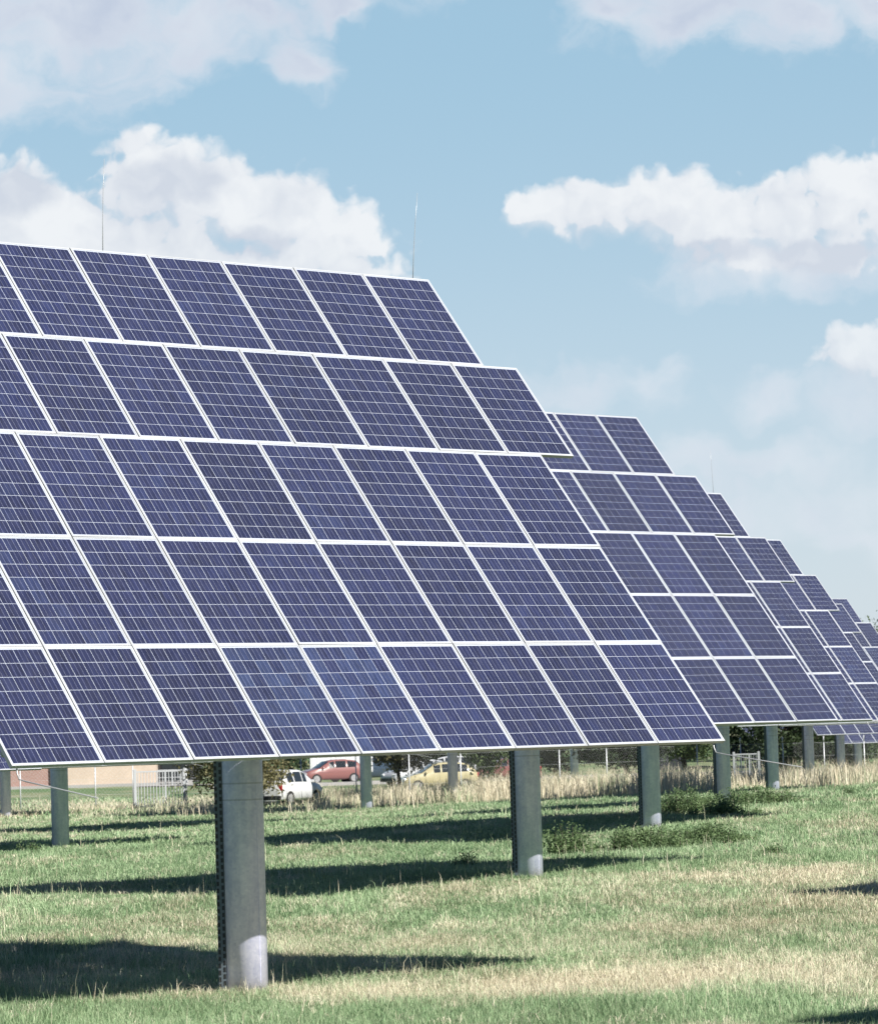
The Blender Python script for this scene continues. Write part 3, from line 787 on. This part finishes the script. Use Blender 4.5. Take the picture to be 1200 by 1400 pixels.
# ------------------------------------------------------------------ road, cars
M['asphalt'] = plain('pale_asphalt', (0.17, 0.17, 0.18), 0.85, 0, 0.15, 1.5)
M['kerb'] = plain('kerb_stone', (0.27, 0.265, 0.26), 0.8, 0, 0.1, 2)
M['mark'] = plain('road_paint', (0.75, 0.75, 0.72), 0.7, 0, 0.1, 2)
def road_y(x): return 227 - 0.10 * x
def strip(name, off0, off1, dz, material, thick=0.0, x0=-14.5, x1=70, n=70):
    X = np.linspace(x0, x1, n); V = []; F = []
    for x in X:
        y = road_y(x); zz = g(x, y)
        V += [(x, y + off0, zz + dz), (x, y + off1, zz + dz), (x, y + off0, zz + dz - 0.4), (x, y + off1, zz + dz - 0.4)]
    for i in range(n - 1):
        a = 4 * i; b_ = a + 4
        F += [(a, b_, b_ + 1, a + 1), (a, a + 2, b_ + 2, b_), (a + 1, b_ + 1, b_ + 3, a + 3)]
    o = link(bpy.data.objects.new(name, np_mesh(name, V, F, material)))
    return tag(o, None, None, None, 'structure')
strip('road', -3.0, 3.2, 0.10, M['asphalt'])
strip('kerb', -3.25, -3.0, 0.22, M['kerb'])
strip('footpath', -4.9, -3.25, 0.218, M['kerb'])
strip('road_marking', 0.05, 0.17, 0.104, M['mark'])

def paint(name, col):
    mm, t, b = mat(name)
    b.inputs['Base Color'].default_value = (*col, 1); b.inputs['Roughness'].default_value = 0.32
    b.inputs['Coat Weight'].default_value = 0.8; b.inputs['Coat Roughness'].default_value = 0.06
    tcn = t.new('ShaderNodeTexCoord'); n = t.noise(tcn.outputs['Object'], 3, 4)
    t.put(b.inputs['Roughness'], t.m('ADD', 0.25, t.m('MULTIPLY', n, 0.2)))
    return mm
M['glass'] = plain('car_glass', (0.02, 0.025, 0.03), 0.11, 0, 0.05, 3, 0.5)
for l_ in list(M['glass'].node_tree.links):
    if l_.to_socket.name == 'Roughness': M['glass'].node_tree.links.remove(l_)
M['glass'].node_tree.nodes['Principled BSDF'].inputs['Roughness'].default_value = 0.02
M['tyre'] = plain('tyre', (0.018, 0.018, 0.018), 0.85)
M['rim'] = plain('alloy_rim', (0.5, 0.5, 0.5), 0.35, 0.6)
M['lamp'] = plain('lamp_glass', (0.75, 0.76, 0.78), 0.15)
M['tail'] = plain('tail_lamp', (0.35, 0.02, 0.02), 0.25)
SHAPES = {   # station fraction from the tail, belt, top
    'hatch': [(0, .62, .64), (.015, .84, .90), (.05, .92, 1.06), (.14, .95, 1.38), (.30, .95, 1.47), (.50, .94, 1.46), (.60, .93, 1.37), (.76, .92, .96), (.90, .82, .84), (.975, .70, .72), (1, .50, .52)],
    'estate': [(0, .62, .64), (.015, .88, .94), (.03, .96, 1.15), (.07, .97, 1.42), (.30, .97, 1.50), (.52, .95, 1.47), (.62, .94, 1.38), (.76, .93, .97), (.90, .84, .86), (.975, .72, .74), (1, .50, .52)],
    'van': [(0, .9, .92), (.01, 1.05, 1.2), (.02, 1.1, 1.75), (.08, 1.1, 1.92), (.40, 1.1, 1.95), (.66, 1.1, 1.92), (.72, 1.1, 1.85), (.86, 1.06, 1.12), (.94, .92, .95), (.985, .8, .82), (1, .55, .57)]}
def car(name, label, x, y, head, col, shape='hatch', Lc=4.1, W=1.72, tail_lamp_big=False):
    root = tag(empty(name, (x, y, g(x, y) + (0.10 if abs(y - road_y(x)) < 3.2 else 0.02)), head), label, 'van' if shape == 'van' else 'car', 'vehicles parked beyond the fence')
    pm = paint('car_paint', col)
    st = SHAPES[shape]; bm = bmesh.new(); rings = []
    zb = 0.24
    for k, (f, belt, top) in enumerate(st):
        X = (f - 0.5) * Lc; w = W / 2 * (0.80 if f in (0, 1) else 0.93 if (f < .04 or f > .95) else 1.0)
        cab = top - belt > 0.2
        ti = 0.80 if cab else 0.92
        sec = [(0, zb), (w * 0.85, zb), (w * 0.97, zb + 0.10), (w, belt * 0.55 + 0.1), (w * 0.98, belt), (w * ti, top - (0.05 if cab else 0.012)), (w * ti * 0.86, top), (0, top + 0.02)]
        full = [(a, b) for a, b in sec] + [(-a, b) for a, b in sec[-2:0:-1]]
        rings.append([bm.verts.new((X, a, b)) for a, b in full])
    nn = len(rings[0])
    wins = {}
    for k in range(len(rings) - 1):
        for j in range(nn):
            q = (rings[k][j], rings[k + 1][j], rings[k + 1][(j + 1) % nn], rings[k][(j + 1) % nn])
            f = bm.faces.new(q); f.smooth = True
            c0, c1 = st[k][2] - st[k][1] > 0.25, st[k + 1][2] - st[k + 1][1] > 0.25
            side = j in (4, nn - 5)
            topf = j in (5, 6, 7, 8)
            if side and c0 and c1: wins.setdefault('window', []).append([v.co.copy() for v in q])
            if topf and c0 and not c1: wins.setdefault('windscreen', []).append([v.co.copy() for v in q])
            if topf and c1 and not c0: wins.setdefault('rear_window', []).append([v.co.copy() for v in q])
    bm.faces.new(rings[0][::-1]); bm.faces.new(rings[-1])
    bmesh.ops.recalc_face_normals(bm, faces=bm.faces[:])
    me = bpy.data.meshes.new('body'); bm.to_mesh(me); bm.free(); me.materials.append(pm)
    o = link(bpy.data.objects.new('body', me), root)
    ctr = Vector((0, 0, 0.8))
    def pane(quad, out=0.012, shr=0.9):
        c = sum(quad, Vector()) / 4
        nrm = (quad[1] - quad[0]).cross(quad[3] - quad[0])
        if nrm.length < 1e-9: nrm = (quad[2] - quad[1]).cross(quad[0] - quad[1])
        nrm.normalize()
        if nrm.dot(c - ctr) < 0: nrm = -nrm
        return [c + (p - c) * shr + nrm * out for p in quad]
    for nm, quads in wins.items():
        if nm == 'window':
            for q in quads:
                b = MB(); b.poly(pane(q, 0.012, 0.86)); b.build('window', M['glass'], root)
        else:
            b = MB()
            for q in quads: b.poly(pane(q, 0.012, 0.97))
            b.build(nm, M['glass'], root)
    for sx in (-0.31, 0.31):
        for sy in (-1, 1):
            yy = sy * (W / 2 - 0.09)
            b = MB(); b.tube((0, -0.10, 0), (0, 0.10, 0), 0.31, n=24)
            wl = b.build('wheel', M['tyre'], root, (sx * Lc, yy, 0.31))
            b = MB(); b.tube((0, -0.008, 0), (0, 0.008, 0), 0.20, n=20)
            for s in range(5):
                an = s * 2 * math.pi / 5
                b.box((0.1 * math.cos(an), sy * 0.012, 0.1 * math.sin(an)), (0.16, 0.02, 0.03), Euler((0, -an, 0)).to_matrix())
            b.build('rim', M['rim'], wl, (0, sy * 0.102, 0))
    for sy in (-1, 1):
        b = MB(); b.box((0, 0, 0), (0.16, 0.34, 0.15), Euler((0, 0.35, sy * 0.25)).to_matrix(), bev=0.03)
        b.build('headlight', M['lamp'], root, (0.468 * Lc, sy * W * 0.36, 0.64))
        b = MB(); b.box((0, 0, 0), (0.07, 0.16, 0.30 if tail_lamp_big else 0.2), bev=0.02)
        b.build('tail_light', M['tail'], root, (-0.483 * Lc, sy * W * 0.43, 0.80))
        b = MB(); b.box((0, 0, 0), (0.10, 0.17, 0.12), bev=0.03)
        b.build('mirror', pm, root, (0.20 * Lc, sy * (W / 2 + 0.06), 0.98))
    b = MB(); b.box((0, 0, 0), (0.06, W * 0.9, 0.20), bev=0.02); b.build('bumper', M['dark'], root, (0.498 * Lc, 0, 0.36))
    b = MB(); b.box((0, 0, 0), (0.06, W * 0.9, 0.18), bev=0.02); b.build('bumper', M['dark'], root, (-0.494 * Lc, 0, 0.36))
    return root
def put_car(px, D, label, head, col, shape='hatch', **kw):
    x, y = at(px, D); car('parked_car' if shape != 'van' else 'parked_van', label, x, y, head, col, shape, **kw)
put_car(452, 227, 'red compact hatchback parked side on beyond the fence', R(200), (0.23, 0.10, 0.092), 'hatch', Lc=3.9)
put_car(391, 149.5, 'white small car seen from behind under the brown tree', R(62), (0.56, 0.57, 0.59), 'hatch', Lc=3.4, W=1.58, tail_lamp_big=True)
put_car(568, 214, 'silver hatchback parked nose to the sapling', R(215), (0.42, 0.43, 0.45), 'hatch', Lc=4.0)
put_car(612, 226, 'white estate car standing behind the silver hatchback', R(170), (0.55, 0.56, 0.57), 'estate', Lc=4.4)
put_car(598, 185, 'pale yellow car half sunk in the straw grass', R(192), (0.38, 0.34, 0.20), 'hatch', Lc=3.9)
put_car(648, 232, 'dark grey estate car right of the white estate', R(182), (0.04, 0.05, 0.06), 'estate', Lc=4.3)
put_car(692, 215, 'red car behind straw, left of the control box pole', R(185), (0.19, 0.075, 0.07), 'hatch', Lc=4.0)
put_car(524, 236, 'dark blue van parked right of the white box trailer', R(180), (0.05, 0.075, 0.11), 'van', Lc=4.4, W=1.85)
put_car(908, 232, 'black van half hidden by the third tracker pole', R(100), (0.02, 0.022, 0.026), 'van', Lc=4.5, W=1.85)
# trailer
x, y = at(466, 236)
tr = tag(empty('box_trailer', (x, y, g(x, y) + 0.06), R(3)), 'white ribbed box trailer standing behind the red hatchback', 'trailer')
b = MB(); b.box((0, 0, 1.75), (4.0, 2.1, 2.3), bev=0.03)
for k in range(13): b.box((-1.85 + k * 0.31, -1.062, 1.75), (0.05, 0.03, 2.1))
b.build('cargo_box', plain('trailer_white', (0.70, 0.71, 0.72), 0.5, 0, 0.05), tr)
b = MB(); b.box((0, 0, 0.5), (3.9, 1.6, 0.14)); b.tube((2.0, 0, 0.5), (3.3, 0, 0.45), 0.05); b.build('chassis', M['dark'], tr)
for sx in (-0.4, 0.4):
    for sy in (-0.9, 0.9):
        b = MB(); b.tube((0, -0.1, 0), (0, 0.1, 0), 0.33, n=20); b.build('wheel', M['tyre'], tr, (sx, sy, 0.33))

# ------------------------------------------------------------------ building, fence and gates
def brick(name, c1, c2, mortar):
    mm, t, b = mat(name)
    tcn = t.new('ShaderNodeTexCoord'); br = t.new('ShaderNodeTexBrick')
    s = t.xyz(tcn.outputs['Object'])
    t.put(br.inputs['Vector'], t.comb(t.m('ADD', s[0], s[1]), s[2], 0.0))
    br.inputs['Color1'].default_value = (*c1, 1); br.inputs['Color2'].default_value = (*c2, 1); br.inputs['Mortar'].default_value = (*mortar, 1)
    br.inputs['Scale'].default_value = 4.0; br.inputs['Mortar Size'].default_value = 0.02
    n = t.noise(tcn.outputs['Object'], 0.6, 5, 0.6)
    hs = t.new('ShaderNodeHueSaturation'); t.put(hs.inputs['Color'], br.outputs[0]); t.put(hs.inputs['Value'], t.m('ADD', 0.8, t.m('MULTIPLY', n, 0.4)))
    t.put(b.inputs['Base Color'], hs.outputs[0]); b.inputs['Roughness'].default_value = 0.9
    return mm
M['brick_sand'] = brick('sand_brick', (0.44, 0.35, 0.275), (0.50, 0.40, 0.32), (0.46, 0.41, 0.36))
M['brick_red'] = brick('red_brick', (0.27, 0.155, 0.13), (0.32, 0.19, 0.16), (0.34, 0.29, 0.27))
M['plinth'] = plain('concrete', (0.30, 0.295, 0.29), 0.85, 0, 0.1, 1)
M['galv'] = plain('galvanised_fence', (0.55, 0.57, 0.59), 0.45, 0.3, 0.06)
DB = 246
xr, _ = at(213, DB); xm, _ = at(70, DB); xl = at(-140, DB)[0]
zb_ = g(xm, DB) - 0.1
bd = tag(empty('brick_building', (xm, DB, zb_), 0), 'long low brick building, red at the left end and sand coloured beside it', 'building')
b = MB(); b.box(((xr - xm) / 2, 4.0, 2.4), (xr - xm, 8.0, 4.4)); b.build('sand_wall', M['brick_sand'], bd)
b = MB(); b.box(((xl - xm) / 2, 4.3, 2.3), (xm - xl, 8.0, 4.2)); b.build('red_wall', M['brick_red'], bd)
b = MB(); b.box(((xr + xl) / 2 - xm, 4.0, 0.12), (xr - xl + 0.3, 8.3, 0.32)); b.build('plinth', M['plinth'], bd)
b = MB(); b.box(((xr + xl) / 2 - xm + 1.2, 4.2, 4.75), (xr - xl + 4, 9.2, 0.28)); b.build('roof', M['dark'], bd)
b = MB(); b.box((xr - xm + 1.3, 4.6, 2.4), (2.6, 6.0, 4.4)); b.build('porch_wall', M['dark'], bd)
b = MB(); b.box((xr - xm + 1.2, 1.56, 1.3), (1.9, 0.08, 2.2)); b.build('entrance_door', M['glass'], bd)
for k in range(4):
    w_ = MB(); w_.box((-3.6 - 2.4 * k, 0.26, 2.9), (1.3, 0.06, 1.2)); wo_ = w_.build('window', M['glass'], bd)
    w_ = MB(); w_.box((-3.6 - 2.4 * k, 0.25, 2.26), (1.45, 0.14, 0.07)); w_.build('sill', M['plinth'], wo_)
for k in range(3):
    w_ = MB(); w_.box((1.3 + 2.3 * k, -0.03, 3.2), (1.3, 0.06, 1.0)); w_.build('window', M['glass'], bd)
b = MB()
for k in range(3): b.box((xr - xm + 1.2, 1.0 - 0.3 * k, 0.30 - 0.13 * k), (2.4, 0.62, 0.14))
b.build('steps', M['plinth'], bd)
b = MB()
for xx in (0.1, 0.6, 1.1, 1.6, 2.1): b.tube((xr - xm + xx, 0.0, 0.1), (xr - xm + xx, 0.0, 1.1), 0.022, n=6)
b.tube((xr - xm + 0.1, 0, 1.1), (xr - xm + 2.1, 0, 1.1), 0.022, n=6); b.tube((xr - xm + 0.1, 0, 0.6), (xr - xm + 2.1, 0, 0.6), 0.018, n=6)
b.build('railing', M['galv'], bd)
# paved yard in front of it
x0, x1 = xr - 1.0, at(330, DB)[0]
V = [(x0, 240.5, g(x0, 240.5) + .05), (x1, 240.5, g(x1, 240.5) + .05), (x1, 246, g(x1, 246) + .05), (x0, 246, g(x0, 246) + .05)]
tag(link(bpy.data.objects.new('pavement', np_mesh('pavement', V, [(0, 1, 2, 3)], M['plinth']))), None, None, None, 'structure')

def chain_fence(label, pa, pb, n, h=1.95, mesh_step=0.16):
    (xa, ya), (xb, yb) = pa, pb
    root = tag(empty('wire_fence', (xa, ya, g(xa, ya))), label, 'fence', 'wire fence along the far edge of the field')
    zs = []
    for k in range(n + 1):
        t = k / n; x, y = xa + (xb - xa) * t, ya + (yb - ya) * t; z = g(x, y) - g(xa, ya); zs.append((x - xa, y - ya, z))
        b = MB(); b.tube((0, 0, -0.2), (0, 0, h), 0.026, n=8); b.path([(0, 0, h - 0.03), (0.0, -0.14, h + 0.18), (0, -0.2, h + 0.28)], 0.018, 6); b.path([(0, 0, h - 0.03), (0.0, 0.14, h + 0.18), (0, 0.2, h + 0.28)], 0.018, 6)
        b.build('fence_post', M['galv'], root, (x - xa, y - ya, z))
    b = MB(); L_ = math.hypot(xb - xa, yb - ya)
    for i in range(n):
        A_, B_ = Vector(zs[i]), Vector(zs[i + 1])
        for q in (0.06, 0.65, 1.28, h - 0.03): b.tube(A_ + Vector((0, -0.03, q)), B_ + Vector((0, -0.03, q)), 0.0035, n=4, caps=False)
        m_ = int((B_ - A_).length / mesh_step)
        for j in range(-int(h / mesh_step), m_):
            for s in (1, -1):
                # diamond mesh: slanted wires clipped to the bay
                p0 = j * mesh_step; p1 = p0 + h
                a0, a1 = max(p0, 0), min(p1, m_ * mesh_step)
                if a1 <= a0: continue
                za, zb2 = (a0 - p0, a1 - p0) if s > 0 else (h - (a0 - p0), h - (a1 - p0))
                D_ = (B_ - A_).normalized()
                b.tube(A_ + D_ * a0 + Vector((0, -0.03, za)), A_ + D_ * a1 + Vector((0, -0.03, zb2)), 0.0016, n=3, caps=False)
    b.build('wire_mesh', M['galv'], root)
chain_fence('wire mesh fence on slim posts left of the barred gate', at(-75, 151), at(181, 150), 5)
chain_fence('long wire mesh fence on slim posts running right from the barred gate', at(254, 150), at(1235, 186), 15)
M['gate_paint'] = plain('gate_paint', (0.44, 0.46, 0.48), 0.5, 0, 0.06)
M['galv'] = plain('weathered_zinc', (0.30, 0.32, 0.335), 0.5, 0.3, 0.1)
def barred_gate(label, px0, px1, D, h, nb, mt, br):
    (x0, y0), (x1, y1) = at(px0, D), at(px1, D)
    root = tag(empty('metal_gate', (x0, y0, g(x0, y0))), label, 'gate')
    w = x1 - x0
    for xx in (0, w):
        b = MB(); b.box((xx, 0, h / 2), (0.11, 0.11, h + 0.1), bev=0.01); b.build('gate_post', M[mt], root)
    b = MB()
    for zz in (0.12, h - 0.06): b.box((w / 2, 0, zz), (w - 0.12, 0.05, 0.06))
    b.box((w * 0.62, 0, h / 2), (0.07, 0.06, h - 0.2))
    b.build('gate_frame', M[mt], root)
    b = MB()
    for k in range(nb): b.tube((0.12 + (w - 0.24) * k / (nb - 1), 0, 0.15), (0.12 + (w - 0.24) * k / (nb - 1), 0, h - 0.08), br, n=6)
    b.build('gate_bars', M[mt], root)
barred_gate('pale grey barred gate in the wire fence before the sand coloured wall', 184, 251, 150, 1.6, 15, 'gate_paint', 0.018)
barred_gate('narrow grey gate with bright posts between the fourth and fifth tracker poles', 1003, 1037, 166, 1.5, 9, 'galv', 0.010)
